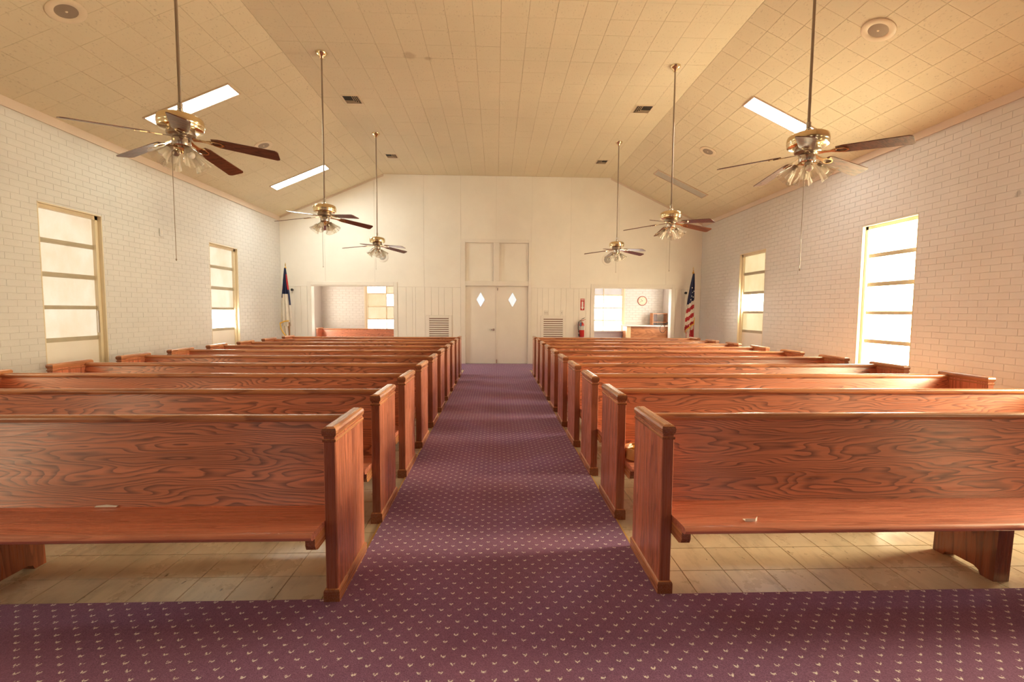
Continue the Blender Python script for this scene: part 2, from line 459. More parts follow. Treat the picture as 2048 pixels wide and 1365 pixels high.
def brick_verts(l, sgn):
    hy, hz, c, e = l/2-.0008, BH/2-JT/2*.7, .0026, .0012
    p = .0032*sgn
    V = [(0,-hy,-hz),(0,hy,-hz),(0,hy,hz),(0,-hy,hz),(p,-hy+e,-hz+c),(p,hy-e,-hz+c),(p,hy-e,hz-c),(p,-hy+e,hz-c)]
    return V, [(4,5,6,7),(0,1,5,4),(1,2,6,5),(2,3,7,6),(3,0,4,7)]
def bricks(side, xin, sgn, parent, ztop, y_first, z_ref, y_ref):
    me = {}
    full = MB(); full.add(*brick_verts(BW, sgn)); fm = full.mesh('brick', 'brick')
    hole = WINS[side]
    L = []
    k0 = int((0-z_ref)/BH)-1
    for k in range(k0, 60):
        z = z_ref+BH*(k+.5)
        if z < .04 or z > ztop-.13: continue
        for j in range(-26, 40):
            a = y_ref+BW*(j+(.5 if k % 2 else 0)); b = a+BW
            a, b = max(a, 3.55), min(b, YB)
            segs = [(a, b)]
            for h0, h1 in hole:
                if WZ0-.03 < z < WZ1+.01:
                    segs = [q for s0, s1 in segs for q in ((s0, min(s1, h0)), (max(s0, h1), s1)) if q[1]-q[0] > .02]
            for s0, s1 in segs:
                if s1-s0 > .02: L.append(((s0+s1)/2, z, s1-s0))
    vis = lambda q: (q[0] > y_first+.25*max(0, 1.4-q[1]) and q[1] > .75)
    L.sort(key=lambda q: (0 if vis(q) and abs(q[2]-BW) < .002 else 1, q[0]))
    rest = MB()
    for n, (y, z, l) in enumerate(L):
        dx = random.uniform(-.0008, .0008)
        if n < 300: link('brick', fm, parent, (xin-sgn*.0032+dx, y, z))
        else:
            V, F = brick_verts(l, sgn); rest.add([(xin-sgn*.0032+dx+v[0], y+v[1], z+v[2]) for v in V], F)
    r = rest.build('bricks', 'brick', parent); r['kind'] = 'stuff'
bricks('L', XL, 1, wl, ZL, 4.75, 1.474-.0753*20, 6.693)
bricks('R', XR, -1, wr, ZR, 4.35, 1.461-.0753*20, 6.70)
# crown boards under the sloped ceiling
t3 = MB().box(XL, XL+.018, YF, YB, ZL-.105, ZL+.005).build('trim_3', 'crown'); struct(t3, 'painted board where the left brick wall meets the ceiling', 'trim')
t4 = MB().box(XR-.018, XR, YF, YB, ZR-.088, ZR+.005).build('trim_4', 'crown'); struct(t4, 'painted board where the right brick wall meets the ceiling', 'trim')

# ---- windows in the side walls
def side_window(n, side, idx, y0, y1, panes, label, mat):
    xin = XL if side == 'L' else XR; s = -1 if side == 'L' else 1        # s points outwards
    D0 = .095                                                             # glazing plane behind the brick face
    fr = MB()
    def bx(mb, d0, d1, ya, yb, za, zb, c=0):
        xa, xb = sorted((xin+s*d0, xin+s*d1)); mb.box(xa, xb, ya, yb, za, zb, c)
    bx(fr, .0, .16, y0, y0+.012, WZ0, WZ1); bx(fr, .0, .16, y1-.012, y1, WZ0, WZ1); bx(fr, .0, .16, y0, y1, WZ1-.012, WZ1)
    for ya, yb in ((y0+.012, y0+.055), (y1-.055, y1-.012)): bx(fr, .05, .15, ya, yb, WZ0, WZ1-.012)
    bx(fr, .05, .15, y0+.012, y1-.012, WZ1-.06, WZ1-.012)
    o = fr.build('window_%d' % n, 'frame'); struct(o, label, 'window')
    ya, yb = y0+.055, y1-.055
    tops = [2.595, 2.187, 1.771, 1.368, .952][:panes]; bots = [2.246, 1.832, 1.417, 1.008, .60][:panes]
    for row, (zt_, zb) in enumerate(zip(tops, bots)):
        p = MB(); bx(p, D0, D0+.006, ya, yb, zb, zt_)
        p.build('pane', mat[row] if isinstance(mat, (list, tuple)) else mat, o)
    for zb, nt in zip(bots, tops[1:]+[bots[-1]-.056]):
        p = MB(); bx(p, D0-.010, D0+.02, ya, yb, nt, zb); p.build('rail', 'rail', o)
        p = MB(); bx(p, D0-.013, D0-.010, ya, yb, (nt+zb)/2-.006, (nt+zb)/2+.006); p.build('weather_strip', 'rail', o)
    p = MB(); bx(p, D0-.012, D0+.03, ya, yb, WZ0, bots[-1]-.056); p.build('spandrel_panel', 'trim', o)
    if idx >= 2:
        p = MB(); q = yb-.012 if side == 'L' else ya+.004
        bx(p, D0-.04, D0-.02, q, q+.012, 1.05, 1.35); p.build('operator_handle', 'nickel', o)
    return o
nw = 1
LBL = {('L', 2): 'tall frosted window in the left wall, the one nearer the camera', ('L', 3): 'tall frosted window in the left wall near the corner flag',
       ('R', 2): 'tall blown-out frosted window in the right wall, nearer the camera', ('R', 3): 'tall frosted window in the right wall near the striped flag',
       ('L', 0): 'left wall window behind the camera', ('L', 1): 'left wall window beside the first pews, out of frame', ('R', 0): 'right wall window behind the camera', ('R', 1): 'right wall window beside the first pews, out of frame'}
for side in 'LR':
    for i, (a, b) in enumerate(WINS[side]):
        mat = [['pane_open_shade', 'pane_open_shade', 'pane_left', ['pane_left']*3+['pane_white']], ['pane_open', 'clear_glass', 'pane_right', ['pane_amber', 'pane_amber', 'pane_right', 'pane_amber']]]['LR'.index(side)][i]
        side_window(nw, side, i, a, b, 5 if (side, i) == ('R', 2) else 4, LBL[(side, i)], mat); nw += 1

# ---- back wall: boards below, plain panels above, double door, two wide openings
OL, OR_ = (-4.704, -2.609), (2.552, 4.596)
DZ, OZ, MID = 2.03, 2.012, 1.982
DX0, DX1 = -.792, .8355
wb = MB()
def wbx(x0, x1, z0, z1, d=.012):
    wb.box(x0, x1, YB+d, YB+.16, z0, z1)
for x0, x1 in ((XL, OL[0]), (OL[1], DX0-.0), (DX1, OR_[0]), (OR_[1], XR)): wbx(x0, x1, 0, OZ)
wbx(XL, DX0, OZ, ZL-.0); wbx(DX1, XR, OZ, ZR-.0); wbx(DX0, DX1, DZ+.01, 2.153); wbx(DX0, DX1, 3.125, ZL); wbx(DX0, DX1, 2.1, 3.2, .055)
wb.prism([(XL, ZL), (XR, ZR), (XR, ZR+.05), (BR, ZC+.05), (BL, ZC+.05), (XL, ZL+.05)], 'y', YB+.012, YB+.16)
wback = wb.build('wall_back', 'groove'); struct(wback, 'cream paneled back wall with double doors and two wide openings', 'wall')
def board(x0, x1, z0, z1, g=.0022):
    MB().box(x0+g, x1-g, YB, YB+.014, z0, z1, .002).build('board', 'panel', wback)
cuts_l = [-2.52, -2.30, -2.137, -2.059, -1.824, -1.66, -1.47, -1.33, -1.12, -.905]
cuts_r = [.912, 1.075, 1.205, 1.36, 1.512, 1.685, 1.819, 2.02, 2.153, 2.341, 2.463]
for cs in (cuts_l, cuts_r, [XL, -5.30, -5.12, -4.96, -4.80], [4.69, 4.86, 5.02, 5.20, XR]):
    for a, b in zip(cs[:-1], cs[1:]): board(a, b, .0, MID-.004)
def upper(x0, x1, z0):
    g = .0018; xs = [x0+g]+[k for k in (BL, BR) if x0+g < k < x1-g]+[x1-g]
    poly = [(xs[0], z0), (xs[-1], z0)]+[(x, ceil_z(x)-.002) for x in reversed(xs)]
    MB().prism(poly, 'y', YB, YB+.013).build('panel', 'panel', wback)
for a, b in ((XL, -4.33), (-4.33, -3.085), (-3.085, -1.84), (-1.84, -.905)): upper(a, b, MID)
for a, b in ((.912, 1.92), (1.92, 3.17), (3.17, 4.421), (4.421, XR)): upper(a, b, MID)
upper(-.905, 0.0, 3.21); upper(0.0, .912, 3.21)
# cap bead between the boards and the panels
bead = MB()
for a, b in ((XL, OL[0]-.1), (OL[1]+.09, -.905), (.912, OR_[0]-.09), (OR_[1]+.1, XR)): bead.box(a, b, YB-.007, YB+.004, MID-.005, MID+.008, .002)
o = bead.build('trim_5', 'trim'); struct(o, 'thin cap bead above the boards of the back wall', 'trim')
cr = MB()
for (xa, za), (xb, zb) in (((XL, ZL), (BL, ZC)), ((BR, ZC), (XR, ZR))):
    cr.prism([(xa, za-.045), (xb, zb-.045), (xb, zb), (xa, za)], 'y', YB-.015, YB+.002)
o = cr.build('trim_6', 'crown'); struct(o, 'narrow moulding along the sloped ends of the back wall', 'trim')
# casings of the two openings
def casing(n, x0, x1, label):
    c = MB(); zt_ = OZ
    c.box(x0-.088, x0, YB-.016, YB+.004, 0, zt_+.088, .003); c.box(x1, x1+.088, YB-.016, YB+.004, 0, zt_+.088, .003)
    c.box(x0, x1, YB-.016, YB+.004, zt_, zt_+.088, .003)
    c.box(x0-.004, x0+.014, YB-.010, YB+.165, 0, zt_); c.box(x1-.014, x1+.004, YB-.010, YB+.165, 0, zt_); c.box(x0, x1, YB-.010, YB+.165, zt_-.014, zt_+.004)
    o = c.build('trim_%d' % n, 'trim'); struct(o, label, 'opening trim')
casing(7, *OL, 'white casing around the left opening in the back wall'); casing(8, *OR_, 'white casing around the right opening in the back wall')

# ---- double door with diamond lights and the two blind panels above it
dc = MB()
for x0, x1 in ((-.905, DX0), (DX1, .912)): dc.box(x0, x1, YB-.018, YB+.004, 0, 3.21, .003)
for z0, z1 in ((DZ, 2.151), (3.127, 3.21)): dc.box(DX0, DX1, YB-.018, YB+.004, z0, z1, .003)
dc.box(-.069, .084, YB-.018, YB+.004, 2.151, 3.127, .003)
dc.box(DX0-.004, DX0+.012, YB+.004, YB+.12, 0, DZ); dc.box(DX1-.012, DX1+.004, YB+.004, YB+.12, 0, DZ); dc.box(DX0, DX1, YB+.004, YB+.12, DZ-.012, DZ+.004)
d1 = dc.build('door_1', 'trim'); struct(d1, 'cream double door in the middle of the back wall, diamond panes, two blind panels above', 'door')
for x0, x1 in ((DX0-.01, -.069), (.084, DX1+.01)):
    MB().box(x0, x1, YB+.035, YB+.05, 2.151, 3.127).build('transom_panel', 'panel', d1)
    st = MB(); st.box(x0, x0+.055, YB+.012, YB+.036, 2.151, 3.127); st.box(x1-.055, x1, YB+.012, YB+.036, 2.151, 3.127); st.build('panel_stop', 'trim', d1)
def leaf(x0, x1, cx):
    cz, hw, hh = 1.673, .118, .205
    y0, y1 = YB+.05, YB+.092
    mb = MB()
    D = [(cx, cz+hh), (cx+hw, cz), (cx, cz-hh), (cx-hw, cz)]
    Bx = [(cx, DZ-.014), (x1, DZ-.014), (x1, cz), (x1, .012), (cx, .012), (x0, .012), (x0, cz), (x0, DZ-.014)]
    V = [(p[0], y, p[1]) for y in (y0, y1) for p in D+Bx]
    F = []
    for k in (0, 12):
        d, b = [k+i for i in range(4)], [k+4+i for i in range(8)]
        F += [(d[0], b[0], b[1], b[2], d[1]), (d[1], b[2], b[3], b[4], d[2]), (d[2], b[4], b[5], b[6], d[3]), (d[3], b[6], b[7], b[0], d[0])]
    F += [(i, (i+1) % 4, 12+(i+1) % 4, 12+i) for i in range(4)]+[(4+i, 4+(i+1) % 8, 16+(i+1) % 8, 16+i) for i in range(8)]
    mb.add(V, F); o = mb.build('door_leaf', 'door', d1)
    MB().prism([(cx+(p[0]-cx)*.98, cz+(p[1]-cz)*.98) for p in D], 'y', y0+.016, y0+.022).build('diamond_pane', 'diamond', o)
    st = MB()
    for i in range(4):
        a, b = D[i], D[(i+1) % 4]; q = lambda p, k: (cx+(p[0]-cx)*k, cz+(p[1]-cz)*k)
        st.add([(p[0], y, p[1]) for y in (y0-.006, y0+.02) for p in (q(a, 1.0), q(b, 1.0), q(b, .92), q(a, .92))], [(0,1,2,3), (4,7,6,5), (0,4,5,1), (2,6,7,3), (1,5,6,2), (3,7,4,0)])
    st.build('diamond_frame', 'trim', o)
    return o
lf = leaf(DX0+.014, .000, -.397); rf = leaf(.010, DX1-.014, .427)
MB().box(-.002, .030, YB+.036, YB+.052, .02, DZ-.02, .002).build('astragal', 'trim', rf)
kn = MB(); rot = Matrix.Rotation(PI/2, 4, 'X')
kn.lathe([(.032, 0), (.032, .006), (.012, .012), (.011, .03), (.026, .04), (.030, .055), (.022, .066), (.001, .068)], 16, (-.060, YB+.05, .897), rot); kn.build('knob', 'nickel', lf, True)
MB().box(-.13, -.07, YB+.005, YB+.02, .885, .907, .004).build('lever', 'nickel', lf)
bt = MB(); bt.box(.012, .032, YB+.028, YB+.046, .02, .12, .003); bt.build('foot_bolt', 'brass', rf)
bt = MB(); bt.box(.025, .050, YB+.028, YB+.046, DZ-.12, DZ-.05, .003); bt.build('head_bolt', 'nickel', rf)
MB().box(DX0+.014, DX1-.014, YB+.02, YB+.12, .0, .0115, .002).build('threshold', 'threshold', d1)

# ---- ceiling: flat middle and two slopes, square acoustic tiles
def tile_frustum(hu, hv, c=.0016, d=.006):
    a, b = hu-.0005, hv-.0003
    V = [(-a,-b,0),(a,-b,0),(a,b,0),(-a,b,0),(-a+c,-b+.001,-d),(a-c,-b+.001,-d),(a-c,b-.001,-d),(-a+c,b-.001,-d)]
    return V, [(4,7,6,5),(0,4,5,1),(1,5,6,2),(2,6,7,3),(3,7,4,0)]
def ceiling_plane(name, A, B, label, ncol, ph):
    """A, B = (x, z) of the two long edges"""
    ux, uz = B[0]-A[0], B[1]-A[1]; L = math.hypot(ux, uz); ux /= L; uz /= L
    ang = -math.atan2(uz, ux)
    nx, nz = -uz, ux                       # upwards normal
    mb = MB(); e = .006
    q = lambda t, k: (A[0]+ux*t+nx*k, A[1]+uz*t+nz*k)
    mb.prism([q(-.03, e), q(L+.03, e), q(L+.03, .16), q(-.03, .16)], 'y', YF, YB+.16)
    root = mb.build(name, 'tile_joint'); struct(root, label, 'ceiling')
    wu = L/ncol; pv = .305
    V, F = tile_frustum(wu/2, pv/2); one = MB(); one.add(V, F); me = one.mesh('ceiling_tile', 'tile')
    cellz = []
    for j in range(-30, 40):
        y0, y1 = ph+pv*j, ph+pv*(j+1)
        if y1 < YF or y0 > YB: continue
        for i in range(ncol): cellz.append((i, max(y0, YF), min(y1, YB)))
    cellz.sort(key=lambda s_: (0 if s_[1] > 4.2 and s_[2]-s_[1] > .3 else 1, s_[1]))
    rest = MB()
    for k, (i, y0, y1) in enumerate(cellz):
        t = wu*(i+.5); px, pz = q(t, e); dn = random.uniform(-.0008, .0008)
        rt = Matrix.Rotation(ang, 4, 'Y')
        if k < 300 and y1-y0 > .3:
            o = link('ceiling_tile', me, root, (px+nx*dn, (y0+y1)/2, pz+nz*dn)); o.rotation_euler = (0, ang, 0)
        else:
            V2, F2 = tile_frustum(wu/2, (y1-y0)/2); rest.add([rt @ Vector(v)+Vector((px, (y0+y1)/2, pz)) for v in V2], F2)
    r = rest.build('ceiling_tiles', 'tile', root); r['kind'] = 'stuff'
ceiling_plane('ceiling', (BL, ZC), (BR, ZC), 'flat middle strip of the tan acoustic tile ceiling', 18, 5.497)
ceiling_plane('ceiling_left', (XL, ZL), (BL, ZC), 'left sloping part of the tan acoustic tile ceiling', 10, 5.747)
ceiling_plane('ceiling_right', (BR, ZC), (XR, ZR), 'right sloping part of the tan acoustic tile ceiling', 10, 5.747)

# ---- unseen wall behind the camera with added fill windows, and the room behind the back wall
wf = MB(); FW = [(-4.6, -3.4), (-.6, .6), (3.4, 4.6)]; xx = [XL-WT]+[k for q in FW for k in q]+[XR+WT]
for i in range(7):
    if i % 2: wf.box(xx[i], xx[i+1], YF-.2, YF, 0, .9); wf.box(xx[i], xx[i+1], YF-.2, YF, 3.2, 5.0)
    else: wf.box(xx[i], xx[i+1], YF-.2, YF, 0, 5.0)
o = wf.build('wall_front', 'front_dark'); struct(o, 'unseen wall behind the camera, darkened to cut bounce, with three added fill windows', 'wall')
for k, (a, b) in enumerate(FW):
    f = MB(); f.box(a, a+.05, YF-.12, YF-.02, .9, 3.2); f.box(b-.05, b, YF-.12, YF-.02, .9, 3.2); f.box(a+.05, b-.05, YF-.12, YF-.02, .9, .95); f.box(a+.05, b-.05, YF-.12, YF-.02, 3.15, 3.2); f.box(a+.05, b-.05, YF-.12, YF-.02, 2.0, 2.05)
    o = f.build('window_%d' % (13+k), 'frame'); struct(o, 'added fill-light window behind the camera, %s one' % ('left', 'middle', 'right')[k], 'window')
    for z0, z1 in ((.95, 2.0), (2.05, 3.15)): MB().box(a+.05, b-.05, YF-.07, YF-.064, z0, z1).build('pane', 'front_fill', o)
vb = MB(); VWX = ((-4.07, -2.80), (2.80, 4.07)); VZ0, VZ1 = .76, 2.30
xs = [XL-WT, VWX[0][0], VWX[0][1], VWX[1][0], VWX[1][1], XR+WT]
for i in range(5):
    if i in (1, 3): vb.box(xs[i], xs[i+1], VY+.006, VY+.2, 0, VZ0); vb.box(xs[i], xs[i+1], VY+.006, VY+.2, VZ1, VZ+.1)
    else: vb.box(xs[i], xs[i+1], VY+.006, VY+.2, 0, VZ+.1)
wv = vb.build('wall_vestibule', 'mortar'); struct(wv, 'brick wall of the room seen through the two openings', 'wall')
rest = MB(); fb = MB(); hx, hz, c = BW/2-JT/2, BH/2-JT*.4, .0028
BV = lambda l: ([(-l/2+.004,0,-hz),(l/2-.004,0,-hz),(l/2-.004,0,hz),(-l/2+.004,0,hz),(-l/2+.007,-.006,-hz+c),(l/2-.007,-.006,-hz+c),(l/2-.007,-.006,hz-c),(-l/2+.007,-.006,hz-c)], [(4,5,6,7),(0,1,5,4),(1,2,6,5),(2,3,7,6),(3,0,4,7)])
for k in range(8, 34):
    z = BH*(k+.5)
    for j in range(-28, 28):
        a = BW*(j+(.5 if k % 2 else 0)); b = a+BW; a, b = max(a, XL), min(b, XR); sg = [(a, b)]
        if VZ0-.02 < z < VZ1+.02:
            for h0, h1 in VWX: sg = [q for s0, s1 in sg for q in ((s0, min(s1, h0)), (max(s0, h1), s1)) if q[1]-q[0] > .02]
        for s0, s1 in sg:
            if s1-s0 > .02 and (s0 < -2 or s1 > 2):
                V, F = BV(s1-s0); rest.add([((s0+s1)/2+v[0], VY+.006+v[1], z+v[2]) for v in V], F)
r = rest.build('bricks', 'brick', wv); r['kind'] = 'stuff'
o = MB().box(XL-WT, XR+WT, YB+.16, VY+.2, VZ, VZ+.1).build('ceiling_vestibule', 'plaster'); struct(o, 'low ceiling of the room behind the back wall', 'ceiling')
def vest_window(n, x0, x1, mull, mats, label):
    fr = MB(); y = VY
    for a, b in ((x0, x0+.045), (x1-.045, x1), (mull-.014, mull+.014)): fr.box(a, b, y-.0, y+.09, VZ0, VZ1)
    fr.box(x0, x1, y, y+.09, VZ1-.05, VZ1); fr.box(x0, x1, y, y+.09, VZ0, VZ0+.03)
    fr.box(x0-.05, x0, y-.012, y+.01, VZ0, VZ1+.05); fr.box(x1, x1+.05, y-.012, y+.01, VZ0, VZ1+.05); fr.box(x0, x1, y-.012, y+.01, VZ1, VZ1+.05)
    o = fr.build('window_%d' % n, 'frame'); struct(o, label, 'window')
    tops = [VZ1-.05, 1.885, 1.48, 1.085]; bots = [1.925, 1.52, 1.125, VZ0+.03]
    for r_, (a, b) in enumerate(zip(tops, bots)):
        for c_, (p, q) in enumerate(((x0+.045, mull-.014), (mull+.014, x1-.045))):
            MB().box(p, q, y+.05, y+.056, b, a).build('pane', mats[r_][c_], o)
    for a, b in zip(bots[:3], tops[1:]): MB().box(x0+.045, x1-.045, y+.02, y+.07, b, a, .004).build('rail', 'frame', o)
    return o
C_, A_, G_ = 'pane_clear', 'pane_vest', 'pane_grey'
w9 = vest_window(9, *VWX[0], -3.445, [(C_, A_), (A_, C_), (A_, A_), (C_, C_)], 'window with amber and clear panes seen through the left opening')
w10 = vest_window(10, *VWX[1], 3.44, [(G_, G_), (C_, C_), (C_, C_), (C_, C_)], 'bright white window seen through the right opening')
MB().box(VWX[1][0], 4.14, VY-.10, VY+.02, .745, .775, .004).build('sill', 'trim', w10)
for n, side in ((11, 'L'), (12, 'R')):
    x = XL if side == 'L' else XR; s = -1 if side == 'L' else 1; y0, y1 = VW[side]
    f = MB()
    def bx(a, b, ya, yb, za, zb): f.box(*sorted((x+s*a, x+s*b)), ya, yb, za, zb)
    bx(0, .14, y0, y0+.04, .8, 2.25); bx(0, .14, y1-.04, y1, .8, 2.25); bx(0, .14, y0, y1, 2.21, 2.25); bx(0, .14, y0, y1, .8, .84)
    o = f.build('window_%d' % n, 'frame'); struct(o, 'side window of the room behind the back wall, %s end, out of sight' % ('left' if side == 'L' else 'right'), 'window')
    for k in range(4):
        za = .84+.3425*k; p = MB(); p.box(*sorted((x+s*.09, x+s*.096)), y0+.04, y1-.04, za+.012, za+.33); p.build('pane', 'pane_clear', o)

# ------------------------------------------------------------------ pews
def make_pew(name, L, sup_x, label, cat='pew', group=None):
    root = thing(name, label, cat, (0, 0, 0), 0, group)
    T, W, H = .056, .434, .795
    for s in (-1, 1):
        x0, x1 = (-L/2, -L/2+T) if s < 0 else (L/2-T, L/2)
        e = MB(); k = .004
        e.prism([(x0+k, 0), (x1-k, 0), (x1, k), (x1, W-k), (x1-k, W), (x0+k, W), (x0, W-k), (x0, k)], 'z', 0.0, H)
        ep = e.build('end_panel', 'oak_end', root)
        xm = (x0+x1)/2; c = MB(); hw = T/2
        pr = [(hw+.001, H-.022), (hw+.003, H-.018), (hw+.003, H-.010), (hw-.002, H-.006), (hw-.002, H+.004), (hw+.003, H+.009), (hw+.005, H+.018), (hw+.006, H+.030), (hw+.002, H+.042), (hw-.008, H+.049), (hw-.016, H+.050)]
        ys = [(-.001, 0), (-.003, .0), (-.003, .0), (.002, 0), (.002, 0), (-.003, 0), (-.005, 0), (-.006, 0), (-.002, 0), (.008, 0), (.016, 0)]
        rings = []
        for (hx_, z), (dy, _) in zip(pr, ys):
            rings.append([(xm-hx_, dy, z), (xm+hx_, dy, z), (xm+hx_, W-dy, z), (xm-hx_, W-dy, z)])
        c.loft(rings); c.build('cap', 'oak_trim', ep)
        b = MB(); g = .009
        rr = [[(x0-a, -a, z), (x1+a, -a, z), (x1+a, W+a, z), (x0-a, W+a, z)] for a, z in ((g, 0), (g, .058), (g-.003, .066), (.0005, .070))]
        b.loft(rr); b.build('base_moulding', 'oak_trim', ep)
        xi = x1 if s < 0 else x0-.042                     # bearer block under the seat, against the end
        br = MB(); br.prism([(-.118, .378), (-.118, .340), (-.108, .318), (-.085, .308), (.20, .308), (.20, .374)], 'x', xi, xi+.042)
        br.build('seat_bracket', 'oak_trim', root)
    a, b = -L/2+T, L/2-T
    st = MB()
    st.prism([(-.128, .374), (-.145, .377), (-.155, .386), (-.157, .396), (-.150, .405), (-.135, .409), (-.06, .405), (.04, .395), (.15, .384), (.215, .380), (.215, .350), (.10, .358), (-.05, .370)], 'x', a, b)
    st.build('seat', 'oak_seat', root, True)
    bk = MB()
    f = [(.205, .345), (.232, .42), (.262, .51), (.293, .60), (.322, .69), (.350, .785)]
    bk.prism(f+[(y+.022, z-.004) for y, z in reversed(f)], 'x', a, b)
    bo = bk.build('backrest', 'oak_back', root)
    tr = MB(); tr.prism([(.340, .785), (.338, .800), (.342, .811), (.352, .818), (.372, .819), (.384, .813), (.388, .802), (.384, .783)], 'x', a, b)
    tr.build('top_rail', 'oak_rail', bo, True)
    sp = MB(); t2 = .042
    V = [(.06, 0), (.125, 0), (.135, .022), (.16, .034), (.29, .034), (.315, .022), (.325, 0), (.385, 0), (.375, .35), (.385, .60), (.325, .62), (.24, .38), (.05, .366)]
    sp.prism(V, 'x', sup_x-t2, sup_x+t2)
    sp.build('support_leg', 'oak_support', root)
    return root
ORD = ['front', 'second', 'third', 'fourth', 'fifth', 'sixth', 'seventh', 'eighth', 'ninth', 'last']
S_ = .8037
PL, PR = (-4.329-.739)/2, (.8025+4.2904)/2
pewL = make_pew('pew', 4.329-.7394, .05, 'front oak pew left of the aisle, nearest the camera', 'pew', 'oak pews left of the aisle')
pewR = make_pew('pew', 4.2904-.8025, .075, 'front oak pew right of the aisle, white folded card on its seat', 'pew', 'oak pews right of the aisle')
pewL.location = (PL, 2.083, 0); pewR.location = (PR, 2.106, 0)
index_kids()
for i in range(1, 10):
    p = copy_tree(pewL); p.location = (PL, 2.083+S_*i, 0)
    p['label'] = ('%s oak pew from the front left of the aisle' % ORD[i]) if i < 9 else 'rearmost oak pew left of the aisle, before the back wall'
    p = copy_tree(pewR); p.location = (PR, 2.106+S_*i, 0)
    p['label'] = ('%s oak pew from the front right of the aisle' % ORD[i]+(', round tan box on its seat' if i == 1 else '')) if i < 9 else 'rearmost oak pew right of the aisle, before the back wall'
pv = make_pew('pew', 3.1, 0, 'oak pew against the brick wall beyond the left opening', 'pew'); pv.location = (-5.262+1.55, 13.45, .008)

# ------------------------------------------------------------------ ceiling fans
def make_fan(zrod):
    root = thing('ceiling_fan', '', 'ceiling fan', (0, 0, 0), 0, 'brass ceiling fans on long rods')
    # the origin is at blade height 2.66 below the canopy at ZC
    Z0 = 0.0; top = ZC-2.66
    m = MB(); m.lathe([(.020, top-.078), (.026, top-.072), (.030, top-.055), (.058, top-.030), (.070, top-.012), (.072, top), (.0, top)], 28); m.build('canopy', 'brass', root, True)
    m = MB(); m.lathe([(.0105, .225), (.0105, top-.07)], 12); m.build('downrod', 'rod', root, True)
    m = MB(); m.lathe([(.001, .165), (.024, .165), (.026, .178), (.018, .190), (.014, .192), (.018, .196), (.018, .236), (.011, .242), (.001, .242)], 18); m.build('yoke_cover', 'nickel', root, True)
    m = MB(); m.lathe([(.001, .042), (.085, .042), (.128, .044), (.143, .050), (.147, .060), (.147, .118), (.142, .130), (.122, .142), (.070, .156), (.030, .166), (.001, .168)], 40); mo = m.build('motor_housing', 'brass', root, True)
    m = MB(); m.lathe([(.1472, .074), (.1495, .078), (.1495, .104), (.1472, .108)], 40, cap=False); m.build('vent_band', 'brass', mo, True)
    m = MB(); m.lathe([(.001, -.008), (.070, -.008), (.092, .004), (.094, .020), (.085, .042), (.001, .042)], 30); m.build('flywheel', 'rod', root, True)
    m = MB(); m.lathe([(.001, -.078), (.046, -.078), (.058, -.070), (.060, -.055), (.060, -.022), (.054, -.010), (.001, -.008)], 28); m.build('switch_housing', 'nickel', root, True)
    ft = MB(); ft.lathe([(.001, -.128), (.010, -.128), (.014, -.118), (.008, -.108), (.020, -.100), (.040, -.092), (.044, -.078), (.001, -.078)], 22); fo = ft.build('light_fitter', 'brass', root, True)
    for k in range(4):
        a = PI/4+k*PI/2; d = Vector((math.cos(a), math.sin(a), 0))
        ar = MB(); ar.tube([d*.030+Vector((0, 0, -.086)), d*.055+Vector((0, 0, -.082)), d*.072+Vector((0, 0, -.092)), d*.078+Vector((0, 0, -.102))], .008, 8)
        ar.build('lamp_arm', 'brass', fo, True)
        tilt = Matrix.Rotation(a, 4, 'Z') @ Matrix.Rotation(-math.radians(42), 4, 'Y')
        o0 = d*.074+Vector((0, 0, -.098))
        sk = MB(); sk.lathe([(.001, .004), (.020, .004), (.024, -.006), (.024, -.030), (.001, -.030)], 14, o0, tilt); sk.build('socket', 'rod', fo, True)
        sh = MB(); sh.lathe([(.022, -.022), (.030, -.030), (.038, -.050), (.046, -.078), (.056, -.106), (.068, -.130)], 48, o0, tilt, False, .055, 12)
        so = sh.build('light_shade', 'shade', root, True)
        bb = MB(); bb.lathe([(.001, -.026), (.012, -.030), (.015, -.045), (.024, -.066), (.026, -.080), (.018, -.096), (.001, -.102)], 14, o0, tilt); bb.build('bulb', 'white', so, True)
    for k in range(5):
        a = k*2*PI/5; R = Matrix.Rotation(a, 4, 'Z') @ Matrix.Rotation(math.radians(7.0), 4, 'Y') @ Matrix.Rotation(math.radians(-13), 4, 'X')
        N = 10; up, dn = [], []
        pts = []
        for i in range(N+1):
            t = i/N; x = .20+.46*t; hw = .052+.014*t
            if t < .06: hw = .040
            pts.append((x, hw))
        r = .022
        out = [(x, -hwv) for x, hwv in pts[:-1]]+[(.66-r, -.066), (.66-.006, -.066+.010), (.66, -.066+r), (.66, .066-r), (.66-.006, .066-.010), (.66-r, .066)]+[(x, hwv) for x, hwv in reversed(pts[:-1])]
        bl = MB(); bl.loft([[R @ Vector((x, y, z)) for x, y in out] for z in (-.003, .003)])
        bo = bl.build('blade', 'blade', root)
        ir = MB()
        ir.loft([[R @ Vector((x, y*w_, z)) for y, z in ((-1, -.010), (1, -.010), (1, -.004), (-1, -.004))] for x, w_ in ((.075, .022), (.12, .013), (.165, .012), (.195, .026))])
        for s in (-1, 1):
            ir.loft([[R @ Vector((x, s*yc+y, z)) for y, z in ((-.005, -.010), (.005, -.010), (.005, -.003), (-.005, -.003))] for x, yc in ((.190, .012), (.215, .026), (.255, .026), (.275, .010))])
        ir.loft([[R @ Vector((x, y, z)) for y, z in ((-.012, -.010), (.012, -.010), (.012, -.003), (-.012, -.003))] for x in (.268, .282)])
        ir.build('blade_bracket', 'brass', bo)
    return root
fan0 = make_fan(0)
